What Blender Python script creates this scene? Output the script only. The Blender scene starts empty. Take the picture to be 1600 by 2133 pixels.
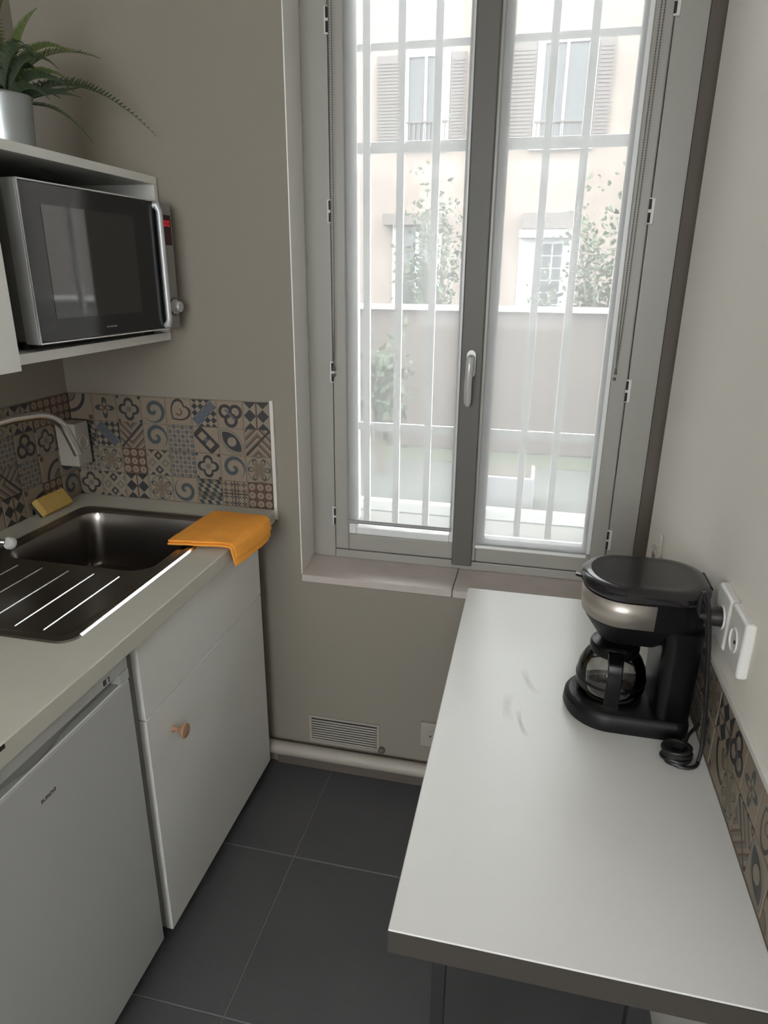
import bpy, bmesh, math, random
from mathutils import Vector, Matrix, Euler, noise

# ------------------------------------------------------------------ camera, sky, exposure
C = bpy.context.scene.collection
sc = bpy.context.scene
W = 1600; H = 2133
FPX = 1402.86
CAMZ = 1.54
def cam_axes(yaw, pit, rol):
    cy, sy = math.cos(yaw), math.sin(yaw); cp, sp = math.cos(pit), math.sin(pit)
    f = Vector((sy*cp, cy*cp, sp)); r = Vector((cy, -sy, 0)); d = f.cross(r)
    cr, sr = math.cos(rol), math.sin(rol)
    return cr*r + sr*d, -sr*r + cr*d, f
r_, d_, f_ = cam_axes(math.radians(-12.76634), math.radians(-19.48696), math.radians(-0.51018))
cam = bpy.data.cameras.new('camera'); camo = bpy.data.objects.new('camera', cam); C.objects.link(camo)
m3 = Matrix((r_, -d_, -f_)).transposed()
camo.matrix_world = Matrix.Translation((0, 0, CAMZ)) @ m3.to_4x4()
cam.sensor_fit = 'AUTO'; cam.sensor_width = 36; cam.lens = 36*FPX/H
cam.clip_start = 0.02; cam.clip_end = 200
sc.camera = camo

wd = bpy.data.worlds.new('overcast_sky'); sc.world = wd; wd.use_nodes = True
nt = wd.node_tree
bg = nt.nodes['Background']
tc = nt.nodes.new('ShaderNodeTexCoord'); sp_ = nt.nodes.new('ShaderNodeSeparateXYZ'); rp = nt.nodes.new('ShaderNodeValToRGB')
nt.links.new(tc.outputs['Generated'], sp_.inputs[0]); nt.links.new(sp_.outputs['Z'], rp.inputs[0]); nt.links.new(rp.outputs[0], bg.inputs[0])
rp.color_ramp.elements[0].color = (0.62, 0.64, 0.66, 1); rp.color_ramp.elements[1].color = (0.95, 0.98, 1.0, 1)
bg.inputs[1].default_value = 18.5

# added fill light behind the photographer, lifts the dim room; no known source
al = bpy.data.lights.new('rear_fill_light', 'AREA'); al.shape = 'RECTANGLE'; al.size = 1.3; al.size_y = 1.3
al.energy = 0.4; al.color = (1.0, 0.97, 0.92)
alo = bpy.data.objects.new('rear_fill_light', al); C.objects.link(alo)
alo.location = (-0.45, -2.15, 1.75); alo.rotation_euler = (math.radians(90), 0, 0)

sc.view_settings.view_transform = 'Standard'; sc.view_settings.look = 'None'
sc.view_settings.exposure = 0.0; sc.view_settings.gamma = 1.0; sc.view_settings.use_curve_mapping = False
sc.cycles.max_bounces = 16; sc.cycles.diffuse_bounces = 8; sc.cycles.transparent_max_bounces = 24
sc.cycles.transmission_bounces = 12; sc.cycles.glossy_bounces = 6
sc.cycles.use_denoising = True; sc.cycles.caustics_reflective = False; sc.cycles.caustics_refractive = False
sc.cycles.sample_clamp_indirect = 4.0

# ------------------------------------------------------------------ materials
class T:
    """tiny node expression helper"""
    def __init__(s, name):
        s.m = bpy.data.materials.new(name); s.m.use_nodes = True; s.nt = s.m.node_tree
        s.b = s.nt.nodes['Principled BSDF']; s.out = s.nt.nodes['Material Output']
    def n(s, t, **k):
        nd = s.nt.nodes.new(t)
        for a, v in k.items(): setattr(nd, a, v)
        return nd
    def put(s, sock, v):
        if isinstance(v, X): s.nt.links.new(v.o, sock)
        elif isinstance(v, bpy.types.NodeSocket): s.nt.links.new(v, sock)
        else: sock.default_value = v
    def math(s, op, *a):
        nd = s.n('ShaderNodeMath', operation=op)
        for i, v in enumerate(a): s.put(nd.inputs[i], v)
        return X(s, nd.outputs[0])
    def coords(s, kind='Object'):
        t = s.n('ShaderNodeTexCoord'); q = s.n('ShaderNodeSeparateXYZ'); s.nt.links.new(t.outputs[kind], q.inputs[0])
        return [X(s, q.outputs[i]) for i in range(3)], t.outputs[kind]
    def mix(s, f, a, b):
        nd = s.n('ShaderNodeMix', data_type='RGBA'); s.put(nd.inputs[0], f)
        for i, v in ((6, a), (7, b)):
            if isinstance(v, tuple): nd.inputs[i].default_value = (*v[:3], 1)
            else: s.nt.links.new(v, nd.inputs[i])
        return nd.outputs[2]
    def noise(s, scale, detail=3, vec=None, rough=.5):
        nd = s.n('ShaderNodeTexNoise'); nd.inputs['Scale'].default_value = scale; nd.inputs['Detail'].default_value = detail
        nd.inputs['Roughness'].default_value = rough
        if vec is not None: s.nt.links.new(vec, nd.inputs['Vector'])
        return X(s, nd.outputs[0])
    def bump(s, h, strength, dist=.002):
        nd = s.n('ShaderNodeBump'); nd.inputs['Strength'].default_value = strength; nd.inputs['Distance'].default_value = dist
        s.put(nd.inputs['Height'], h); s.nt.links.new(nd.outputs[0], s.b.inputs['Normal'])
class X:
    def __init__(s, t, o): s.t = t; s.o = o
    def __add__(s, b): return s.t.math('ADD', s, b)
    def __radd__(s, b): return s.t.math('ADD', s, b)
    def __sub__(s, b): return s.t.math('SUBTRACT', s, b)
    def __rsub__(s, b): return s.t.math('SUBTRACT', b, s)
    def __mul__(s, b): return s.t.math('MULTIPLY', s, b)
    def __rmul__(s, b): return s.t.math('MULTIPLY', s, b)
    def __truediv__(s, b): return s.t.math('DIVIDE', s, b)
    def __lt__(s, b): return s.t.math('LESS_THAN', s, b)
    def __gt__(s, b): return s.t.math('GREATER_THAN', s, b)
    def abs(s): return s.t.math('ABSOLUTE', s)
    def sin(s): return s.t.math('SINE', s)
    def cos(s): return s.t.math('COSINE', s)
    def sqrt(s): return s.t.math('SQRT', s)
    def fr(s): return s.t.math('FRACT', s)
    def pp(s, k): return s.t.math('PINGPONG', s, k)
    def mx(s, b): return s.t.math('MAXIMUM', s, b)
    def mn(s, b): return s.t.math('MINIMUM', s, b)

def pm(name, col, rough=.5, metal=0., bump=0., bscale=200, var=0., vscale=3, spec=None, coat=0.):
    t = T(name); b = t.b
    b.inputs['Roughness'].default_value = rough; b.inputs['Metallic'].default_value = metal
    if spec is not None: b.inputs['Specular IOR Level'].default_value = spec
    if coat: b.inputs['Coat Weight'].default_value = coat; b.inputs['Coat Roughness'].default_value = .06
    _, ov = t.coords('Object')
    if var > 0:
        nz = t.noise(vscale, 4, ov)
        c2 = tuple(max(0, c*(1-var)) for c in col)
        t.nt.links.new(t.mix(nz, c2, col), b.inputs['Base Color'])
    else: b.inputs['Base Color'].default_value = (*col, 1)
    if bump: t.bump(t.noise(bscale, 3, ov), bump, .001)
    return t.m

M = {}
M['wall_lit'] = pm('lit_wall_paint', (.90, .865, .80), .6, bump=.2, bscale=220, var=.04, vscale=2)  # right wall: lighter colour carries the side light from the window
M['wall'] = pm('shaded_wall_paint', (.262, .235, .195), .75, bump=.25, bscale=220, var=.05, vscale=2)  # other walls: backlit shade put into a darker colour
M['satin_lit'] = pm('satin_reveal_lit', (.93, .92, .89), .30, spec=1.0)  # satin sheen; near-white colour makes the reveal look lit by the window
M['ceiling'] = pm('ceiling_paint', (.75, .74, .71), .8)
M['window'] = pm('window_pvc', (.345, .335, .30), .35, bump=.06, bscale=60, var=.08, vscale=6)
M['gap_shade'] = pm('gap_shade_brown', (.12, .105, .088), .9)  # dark brown paints the shade between window frame and right wall
M['strip'] = pm('dark_centre_strip', (.115, .108, .095), .5, bump=.06, bscale=60, var=.08, vscale=6)  # centre strip toned darker than the rest of the window
M['outer'] = pm('outer_reveal_white', (.80, .80, .79), .7)
M['sash_edge'] = pm('window_bead_white', (.80, .81, .80), .3)
M['sill'] = pm('sill_stone', (.60, .53, .49), .3, bump=.05, bscale=90, var=.22, vscale=16)
M['cabinet'] = pm('cabinet_white_lacquer', (.86, .865, .83), .38, bump=.04, bscale=40)
M['cabinet_edge'] = pm('cabinet_side_panel', (.42, .41, .39), .5)
M['worktop'] = pm('worktop_laminate', (.585, .565, .50), .42, bump=.25, bscale=420, var=.06, vscale=30)
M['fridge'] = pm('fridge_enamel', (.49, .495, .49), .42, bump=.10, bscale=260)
M['fridge_top'] = pm('fridge_plastic', (.55, .56, .55), .4)
M['recess'] = pm('fridge_handle_recess', (.24, .24, .235), .5)
M['dark'] = pm('dark_gap', (.02, .02, .02), .8)
M['steel'] = pm('brushed_sink_steel', (.27, .25, .23), .28, 1.0, bump=.02, bscale=90)
M['steel_highlight'] = pm('sink_edge_highlight', (.97, .97, .97), .22, 1.0)  # far whiter than the sink steel, paints bright highlight lines on ridges and rim
M['chrome'] = pm('tap_chrome', (.62, .60, .57), .22, 1.0)
M['tapknob'] = pm('tap_lever_cap', (.55, .54, .52), .35)
M['galv'] = pm('galvanised_pot', (.50, .54, .56), .33, .9, bump=.15, bscale=40, var=.2, vscale=14)
M['soil'] = pm('potting_soil', (.035, .028, .02), .9)
M['fern'] = pm('fern_leaf', (.12, .16, .045), .55, var=.4, vscale=30)
M['fern_dark'] = pm('fern_leaf_dark', (.06, .09, .045), .55, var=.4, vscale=30)
M['stem'] = pm('fern_stem', (.10, .085, .04), .6)
M['mw_silver'] = pm('microwave_silver', (.30, .30, .29), .42, .35)
M['mw_side'] = pm('microwave_side_metal', (.15, .15, .145), .5, .3)
M['mw_handle'] = pm('microwave_handle_silver', (.52, .53, .54), .38, .3)
M['mw_glass'] = pm('microwave_black_glass', (.008, .008, .010), .12, 0, spec=.55)
M['mw_window'] = pm('microwave_window_glass', (.010, .011, .012), .045, 0, spec=.8, coat=.3)
M['mw_rim'] = pm('microwave_chrome_rim', (.95, .95, .95), .35, .5)
M['black'] = pm('black_gloss_plastic', (.003, .003, .0035), .30, spec=.25)
M['blackm'] = pm('black_matt_plastic', (.005, .005, .0055), .45, spec=.3)
M['lid'] = pm('coffee_lid_black', (.012, .011, .013), .16, spec=.6)
M['band'] = pm('coffee_steel_band', (.50, .46, .41), .38, .75, bump=.02, bscale=60)
M['cord'] = pm('black_cord', (.010, .009, .009), .45)
M['brownblack'] = pm('plug_black', (.012, .009, .008), .5)
M['plastic'] = pm('white_socket_plastic', (.74, .73, .70), .3)
M['beige'] = pm('beige_socket_plastic', (.36, .34, .295), .45)
M['trim'] = pm('tile_trim_white', (.66, .65, .61), .4)
M['grout'] = pm('tile_grout', (.22, .185, .145), .8)
M['wood'] = pm('wood_knob', (.42, .25, .15), .5, var=.3, vscale=60)
M['pipe'] = pm('painted_pipe', (.43, .395, .34), .5, bump=.15, bscale=30, var=.15, vscale=9)
M['skirt'] = pm('skirting_brown', (.14, .115, .095), .7, var=.3, vscale=10)
M['vent'] = pm('vent_plastic', (.33, .31, .27), .5)
M['sponge'] = pm('sponge_yellow', (.62, .42, .12), .9, bump=.6, bscale=160, var=.3, vscale=40)
M['scour'] = pm('sponge_scourer', (.03, .045, .03), .9, bump=.6, bscale=300)
M['towel'] = pm('orange_microfibre', (1.0, .41, .055), .95, bump=1.0, bscale=420, var=.14, vscale=34)
M['bead'] = pm('blind_chain', (.09, .085, .08), .5)
M['rail'] = pm('blind_bottom_rail', (.30, .30, .30), .4)
M['railw'] = pm('blind_bottom_rail_white', (.80, .80, .78), .4)
M['hinge'] = pm('hinge_white', (.66, .65, .62), .4)
M['grille'] = pm('grille_paint', (.88, .88, .88), .45)
M['tableleg'] = pm('dark_leg_metal', (.03, .03, .033), .45, .2)
M['tableedge_shade'] = pm('table_edge_shade', (.055, .048, .04), .6)  # shade of the unlit table front put into the colour
M['print'] = pm('dark_print', (.05, .05, .06), .5)
M['lightprint'] = pm('grey_print', (.30, .30, .30), .5)
M['lever'] = pm('handle_satin', (.50, .50, .49), .28, .2)
# floor tile
t = T('floor_tile_slate'); (_a, ov) = t.coords('Object')
nz = t.noise(7, 6, ov); nz2 = t.noise(60, 3, ov)
t.nt.links.new(t.mix(nz*.6+nz2*.4, (.066, .066, .071), (.104, .102, .106)), t.b.inputs['Base Color'])
t.b.inputs['Roughness'].default_value = .42; t.bump(nz2, .18, .001); M['floor_tile'] = t.m
M['floor_grout'] = pm('floor_grout', (.20, .18, .17), .8)
# table top with two grey scuffs
t = T('table_laminate'); (xyz, ov) = t.coords('Object')
def scuff(cx, cy, ang, L, w):
    dx, dy = xyz[0]-cx, xyz[1]-cy
    u = dx*math.cos(ang)+dy*math.sin(ang); v = dy*math.cos(ang)-dx*math.sin(ang)
    v = v + u*u*3
    return t.math('SMOOTH_MIN', (1-(u/L).abs()).mx(0), (1-(v/w).abs()).mx(0), .2).mx(0)
sm = scuff(.03, 1.29, 1.9, .05, .009)*.5 + scuff(.02, 1.14, 1.8, .045, .006)*.7 + scuff(-.01, 1.19, 1.6, .05, .012)*.35
nz = t.noise(120, 3, ov)
t.nt.links.new(t.mix((sm*(nz+.4)).mn(.6), (.82, .812, .785), (.33, .32, .32)), t.b.inputs['Base Color'])
t.b.inputs['Roughness'].default_value = .30; t.bump(t.noise(420, 3, ov), .15, .0008); M['table'] = t.m
# window glass: clear with a fresnel reflection
def glassmat(name, tint, base=.04):
    t = T(name); t.nt.nodes.remove(t.b)
    tr = t.n('ShaderNodeBsdfTransparent'); tr.inputs[0].default_value = (*tint, 1)
    gl = t.n('ShaderNodeBsdfGlossy'); gl.inputs['Roughness'].default_value = .02
    lw = t.n('ShaderNodeFresnel'); lw.inputs['IOR'].default_value = 1.35
    mx = t.n('ShaderNodeMixShader'); f = X(t, lw.outputs[0])+base
    t.nt.links.new(f.o, mx.inputs[0]); t.nt.links.new(tr.outputs[0], mx.inputs[1]); t.nt.links.new(gl.outputs[0], mx.inputs[2])
    t.nt.links.new(mx.outputs[0], t.out.inputs[0]); return t.m
M['glass'] = glassmat('window_glass', (.97, .98, .97), 0.0)
M['carafe'] = glassmat('carafe_glass', (.90, .90, .89), .05)
# sheer roller blind
t = T('sheer_blind_fabric'); t.nt.nodes.remove(t.b)
(_a, ov) = t.coords('Object')
tr = t.n('ShaderNodeBsdfTransparent'); di = t.n('ShaderNodeBsdfDiffuse'); tl = t.n('ShaderNodeBsdfTranslucent')
for q in (di, tl): q.inputs[0].default_value = (.60, .605, .61, 1)
m1 = t.n('ShaderNodeMixShader'); m1.inputs[0].default_value = .70
m2 = t.n('ShaderNodeMixShader'); m2.inputs[0].default_value = .56
L = t.nt.links.new
L(di.outputs[0], m1.inputs[1]); L(tl.outputs[0], m1.inputs[2]); L(tr.outputs[0], m2.inputs[1]); L(m1.outputs[0], m2.inputs[2]); L(m2.outputs[0], t.out.inputs[0])
M['sheer'] = t.m
# red digits
def emis(name, col, s):
    t = T(name); t.b.inputs['Base Color'].default_value = (*col, 1); t.b.inputs['Emission Color'].default_value = (*col, 1)
    t.b.inputs['Emission Strength'].default_value = s; return t.m
M['led'] = emis('red_led', (.8, .02, .03), .55)
M['display'] = pm('display_dark_red', (.035, .004, .006), .25)
# outdoors
M['render'] = pm('facade_render', (.225, .185, .16), .9, bump=1.0, bscale=9, var=.34, vscale=5)
M['reveal'] = pm('facade_white_reveal', (.40, .40, .40), .7)
M['shutter'] = pm('shutter_brown', (.09, .077, .072), .7)
M['lintel'] = pm('canopy_brown', (.10, .085, .078), .7)
M['extwhite'] = pm('outdoor_white_paint', (.40, .405, .415), .6)
M['darkglass'] = pm('dark_window_glass', (.05, .055, .06), .1)
M['coping'] = pm('coping_white', (.42, .42, .41), .6)
M['gwall'] = pm('garden_wall_render', (.095, .078, .068), .9, bump=.4, bscale=30, var=.3, vscale=3)
M['ground'] = pm('yard_ground', (.065, .068, .062), .9, var=.25, vscale=2)
M['grass'] = pm('yard_grass', (.065, .075, .045), .9, var=.4, vscale=8)
M['leafbush'] = pm('shrub_leaf', (.06, .08, .045), .7, var=.4, vscale=9)
M['twig'] = pm('shrub_twig', (.14, .12, .10), .8)
M['planter'] = pm('planter_plastic', (.2, .2, .205), .6)
M['outwall'] = pm('outer_reveal_render', (.12, .118, .11), .8)

# ------------------------------------------------------------------ mesh helpers
class MB:
    def __init__(s): s.bm = bmesh.new()
    def box(s, x0, x1, y0, y1, z0, z1, mat=None):
        bm = s.bm
        v = [bm.verts.new((x, y, z)) for x in (x0, x1) for y in (y0, y1) for z in (z0, z1)]
        for f in ((0,1,3,2),(4,6,7,5),(0,4,5,1),(2,3,7,6),(0,2,6,4),(1,5,7,3)): bm.faces.new([v[i] for i in f])
        if mat is not None:
            for q in v: q.co = mat @ q.co
        return v
    def tube(s, pts, r, n=12, cap=True, closed=False):
        bm = s.bm; pts = [Vector(p) for p in pts]; rr = r if isinstance(r, (list, tuple)) else [r]*len(pts)
        rings = []; ref = None; N = len(pts)
        for i, p in enumerate(pts):
            a = pts[i-1] if (i > 0 or closed) else p; b = pts[(i+1) % N] if (i < N-1 or closed) else p
            d = (b-a).normalized()
            if ref is None: ref = Vector((0, 0, 1)) if abs(d.z) < .9 else Vector((1, 0, 0))
            u = d.cross(ref)
            if u.length < 1e-6: u = d.orthogonal()
            u.normalize(); w = u.cross(d).normalized(); ref = w
            rings.append([bm.verts.new(p + (u*math.cos(2*math.pi*k/n) + w*math.sin(2*math.pi*k/n))*rr[i]) for k in range(n)])
        M_ = N if closed else N-1
        for i in range(M_):
            A, B = rings[i], rings[(i+1) % N]
            for k in range(n): bm.faces.new((A[k], A[(k+1) % n], B[(k+1) % n], B[k]))
        if cap and not closed:
            bm.faces.new(list(reversed(rings[0]))); bm.faces.new(rings[-1])
        return rings
    def lathe(s, prof, n=40, mat=Matrix.Identity(4), sx=1, sy=1, capb=False, capt=False):
        bm = s.bm; rings = []
        for (r, z) in prof:
            if r < 1e-6: rings.append([bm.verts.new(mat @ Vector((0, 0, z)))])
            else: rings.append([bm.verts.new(mat @ Vector((r*sx*math.cos(2*math.pi*k/n), r*sy*math.sin(2*math.pi*k/n), z))) for k in range(n)])
        for A, B in zip(rings, rings[1:]):
            for k in range(n):
                if len(A) == 1 and len(B) == 1: continue
                if len(A) == 1: bm.faces.new((A[0], B[(k+1) % n], B[k]))
                elif len(B) == 1: bm.faces.new((A[k], A[(k+1) % n], B[0]))
                else: bm.faces.new((A[k], A[(k+1) % n], B[(k+1) % n], B[k]))
        if capb and len(rings[0]) > 1: bm.faces.new(list(reversed(rings[0])))
        if capt and len(rings[-1]) > 1: bm.faces.new(rings[-1])
    def prism(s, poly, z0, z1, mat=Matrix.Identity(4)):
        bm = s.bm
        a = [bm.verts.new(mat @ Vector((x, y, z0))) for x, y in poly]; b = [bm.verts.new(mat @ Vector((x, y, z1))) for x, y in poly]
        bm.faces.new(list(reversed(a))); bm.faces.new(b); n = len(poly)
        for i in range(n): bm.faces.new((a[i], a[(i+1) % n], b[(i+1) % n], b[i]))
    def bevel(s, w, seg=2, ang=30):
        bm = s.bm; bm.normal_update()
        ed = [e for e in bm.edges if len(e.link_faces) == 2 and e.calc_face_angle(0) > math.radians(ang)]
        bmesh.ops.bevel(bm, geom=ed, offset=w, segments=seg, affect='EDGES', profile=.5, clamp_overlap=True)
    def build(s, name, mat, parent=None, smooth=True, recalc=True):
        bm = s.bm
        if recalc: bmesh.ops.recalc_face_normals(bm, faces=bm.faces[:])
        me = bpy.data.meshes.new(name); bm.to_mesh(me); bm.free()
        me.materials.append(M[mat] if isinstance(mat, str) else mat)
        if smooth:
            for p in me.polygons: p.use_smooth = True
            try: me.set_sharp_from_angle(angle=math.radians(35))
            except Exception: pass
        o = bpy.data.objects.new(name, me); C.objects.link(o)
        if smooth and recalc and len(me.polygons) < 4000:
            wn = o.modifiers.new('weighted_normals', 'WEIGHTED_NORMAL'); wn.keep_sharp = True; wn.weight = 80
        if parent is not None: o.parent = parent
        return o
def bx(name, mat, parent, *b, bev=0, seg=2, smooth=True):
    m = MB(); m.box(*b)
    if bev: m.bevel(bev, seg)
    return m.build(name, mat, parent, smooth)
def tag(o, label=None, cat=None, group=None, kind=None):
    for k, v in (('label', label), ('category', cat), ('group', group), ('kind', kind)):
        if v: o[k] = v
    return o
def thing(name, label, cat, origin, group=None, kind=None):
    """Empty at the thing's base; parts are modelled in world coordinates and re-based on it"""
    o = bpy.data.objects.new(name, None); C.objects.link(o); o['_o'] = 1
    o.empty_display_size = .05
    tag(o, label, cat, group, kind); ORIG[o.name] = Vector(origin); return o
ORIG = {}; ROT = {}
def rebase():
    """move every Empty to its base point while its parts stay where they were modelled"""
    for n, p in ORIG.items():
        rot = ROT.get(n)
        o = bpy.data.objects[n]; o.location = p
        for ch in o.children: ch.matrix_parent_inverse = Matrix.Translation(-p)
        if '_o' in o: del o['_o']
        if rot: o.matrix_basis = Matrix.Translation(rot[0]) @ Matrix.Rotation(rot[1], 4, 'Z') @ Matrix.Translation(-rot[0]) @ Matrix.Translation(p)
def struct(name, mat, *boxes, bev=0):
    m = MB()
    for b in boxes: m.box(*b)
    if bev: m.bevel(bev)
    o = m.build(name, mat, None, False); o['kind'] = 'structure'; return o

# ------------------------------------------------------------------ room shell
CEIL = 3.05
XL = -1.353; YB = 1.73
OPL = -.641; SILL = .695; OPT = 2.86     # window opening
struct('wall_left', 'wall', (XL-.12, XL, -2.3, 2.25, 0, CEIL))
# back wall: left of the window, below the sill, above the window
m = MB()
m.prism([(XL-.12, YB), (OPL, YB), (-.657, 1.885), (-.657, 1.95), (-.60, 1.95), (-.60, 2.25), (XL-.12, 2.25)], 0, CEIL)
m.prism([(OPL, YB), (.36, YB), (.36, 2.25), (-.60, 2.25), (-.60, 1.95), (-.657, 1.95), (-.657, 1.885)], 0, SILL-.022)
m.prism([(OPL, YB), (.36, YB), (.36, 2.25), (-.60, 2.25), (-.60, 1.95), (-.657, 1.95), (-.657, 1.885)], OPT, CEIL)
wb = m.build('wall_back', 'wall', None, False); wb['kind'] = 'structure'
m = MB(); m.prism([(OPL-.001, YB-.0005), (OPL+.002, YB-.0005), (-.6530, 1.879), (-.6575, 1.879)], SILL, OPT); m.build('reveal_panel', 'satin_lit', wb, False)
bx('outer_reveal', 'outer', wb, -.6005, -.597, 1.951, 2.249, .70, OPT, smooth=False)
# right wall, leaning slightly inward towards the window
RW = [(.350, 1.95), (.350, 1.812), (.322, 1.802), (.326, 1.73), (.336, 1.55), (.349, 1.38), (.355, 1.22), (.357, 1.0), (.357, .3), (.357, -2.3)]
def rwx(y):
    for (x0, y0), (x1, y1) in zip(RW, RW[1:]):
        if y1 <= y <= y0: return x0 + (x1-x0)*(y0-y)/(y0-y1), math.atan2(x1-x0, y0-y1)
    return RW[-1][0], 0
m = MB()
m.prism([*RW, (.50, -2.3), (.50, 2.25), (.262, 2.25), (.262, 1.95)], 0, CEIL)
wr = m.build('wall_right', 'wall_lit', None, True); wr['kind'] = 'structure'
bx('gap_shade_strip', 'gap_shade', wr, .3022, .3495, 1.885, 1.9495, SILL, OPT, smooth=False)  # strip added to darken the gap beside the frame
bx('outer_reveal', 'outer', wr, .258, .2625, 1.951, 2.249, .70, OPT, smooth=False)
struct('ceiling', 'ceiling', (XL-.12, .5, -2.3, 2.25, CEIL, CEIL+.1))
# wall behind the photographer, its opening added for the fill light
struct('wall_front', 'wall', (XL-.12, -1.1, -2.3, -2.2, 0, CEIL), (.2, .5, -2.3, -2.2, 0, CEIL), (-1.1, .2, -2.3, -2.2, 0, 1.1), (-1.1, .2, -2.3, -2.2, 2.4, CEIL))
fl = struct('floor', 'floor_grout', (XL-.12, .5, -2.3, 2.25, -.12, -.0015))
# floor tiles
gx = [XL, -1.0035, -.5595, -.1155, .3285, .5]; gy = [-2.2, -1.744, -1.300, -.856, -.412, .032, .476, .920, 1.364, 1.728]
random.seed(3)
for i in range(len(gx)-1):
    for j in range(len(gy)-1):
        x0, x1, y0, y1 = gx[i]+.0012, gx[i+1]-.0012, gy[j]+.0012, gy[j+1]-.0012
        if x1 > .36: x1 = .36
        if x1-x0 < .02: continue
        m = MB(); m.box(x0-(x0+x1)/2, x1-(x0+x1)/2, y0-(y0+y1)/2, y1-(y0+y1)/2, -.009, 0); m.bevel(.0012, 1)
        o = m.build('tile', 'floor_tile', fl, False); o.location = ((x0+x1)/2, (y0+y1)/2, 0)
# sill slabs
sl = bpy.data.objects.new('trim_1', None); C.objects.link(sl); sl['kind'] = 'structure'
m = MB(); m.prism([(-.640, YB-.004), (-.1925, YB-.004), (-.1925, 1.90), (-.655, 1.90)], SILL-.022, SILL); m.bevel(.0015, 1)
m.build('sill_slab', 'sill', sl)
m = MB(); m.prism([(-.1905, YB-.004), (.316, YB-.004), (.316, 1.88), (-.1905, 1.90)], SILL-.022, SILL-.0005); m.bevel(.0015, 1)
m.build('sill_slab', 'sill', sl)
# dark skirting strip and pipe along the back wall
o = struct('baseboard_back', 'skirt', (-.745, .357, YB-.012, YB+.001, .0, .060), bev=.002)
pp = MB(); pp.tube([(-.80+.0575*i, 1.700, .078) for i in range(21)], .022, 20); pp = pp.build('heating_pipe', 'pipe')
tag(pp, 'thick cream painted pipe running along the bottom of the wall under the window', 'pipe')

# ------------------------------------------------------------------ window_1
win = bpy.data.objects.new('window_1', None); C.objects.link(win); win['kind'] = 'structure'
FY = 1.880     # room face of the fixed frame
FL, FR = -.655, .301
JL, JR = -.579, .226   # joints between fixed frame and sashes
m = MB()
m.box(FL, JL-.002, FY, 1.945, SILL, OPT); m.box(JR+.002, FR, FY, 1.945, SILL, OPT)
m.box(JL-.002, JR+.002, FY, 1.945, SILL, .722); m.box(JL-.002, JR+.002, FY, 1.945, 2.815, OPT)
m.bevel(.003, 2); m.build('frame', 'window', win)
def sash(x0, x1, gx0, gx1, top=2.811):
    z0 = .726; gz0 = .800; gz1 = 2.735; y0 = FY-.004; y1 = FY+.052
    s = MB()
    for a in ((x0, gx0-.022, y0, y1, z0, top), (gx1+.022, x1, y0, y1, z0, top), (gx0-.022, gx1+.022, y0, y1, z0, gz0-.022), (gx0-.022, gx1+.022, y0, y1, gz1+.022, top)): s.box(*a)
    s.bevel(.004, 3); s = s.build('sash', 'window', win)
    b = MB()
    for a in ((gx0-.023, gx0, gz0-.023, gz1+.023), (gx1, gx1+.023, gz0-.023, gz1+.023)): b.box(a[0], a[1], y0+.007, y1-.010, a[2], a[3])
    for a in ((gx0, gx1, gz0-.023, gz0), (gx0, gx1, gz1, gz1+.023)): b.box(a[0], a[1], y0+.007, y1-.010, a[2], a[3])
    b.bevel(.003, 2); b.build('glazing_bead', 'sash_edge', s)
    bx('pane', 'glass', s, gx0-.004, gx1+.004, y0+.028, y0+.032, gz0-.004, gz1+.004, smooth=False)
    return s
sL = sash(JL, -.180, -.515, -.226)
sR = sash(-.1775, JR, -.122, .162)
# overlapping centre strip with rounded edges
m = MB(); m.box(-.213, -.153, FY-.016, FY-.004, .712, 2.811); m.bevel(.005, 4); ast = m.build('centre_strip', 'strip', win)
# hinges
for hx, zs, sd in ((JL, (2.125, 1.695, 1.272, .833), -1), (JR, (2.115, 1.688, 1.254, .832), 1)):
    for z in zs:
        h = MB(); h.box(hx-.009 if sd < 0 else hx-.003, hx+.003 if sd < 0 else hx+.012, FY-.006, FY-.001, z-.030, z+.030); h.bevel(.0015, 1)
        h = h.build('hinge', 'hinge', win)
        g = MB()
        for dz in (-.015, .015): g.tube([(hx, FY-.009, z+dz-.011), (hx, FY-.009, z+dz+.011)], .0032, 10)
        g.build('hinge_pin', 'dark', h)
# lever handle on the centre strip
hd = MB()
pr = [(.013*math.cos(a), .013*math.sin(a)) for a in [math.pi*k/10 for k in range(11)]]
poly = [(x, z+.018) for x, z in pr] + [(-x, -z-.030) for x, z in pr]
mt = Matrix.Translation((-.183, FY-.017, 1.318)) @ Matrix.Rotation(math.radians(90), 4, 'X')
hd.prism(poly, 0, .009, mt); hd.bevel(.002, 2); ros = hd.build('window_handle', 'lever', win)
lv = MB()
P0 = Vector((-.183, FY-.026, 1.328))
lv.tube([P0+Vector(d) for d in ((0, 0, 0), (0, -.016, 0), (0, -.026, -.002), (0, -.031, -.012), (-.001, -.032, -.035), (-.002, -.031, -.065), (-.002, -.028, -.095), (-.002, -.024, -.118), (-.002, -.022, -.126))],
        [.0095, .0095, .0105, .0108, .0098, .0100, .0102, .0096, .0055], 16)
lv.build('lever', 'lever', ros)

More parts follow.
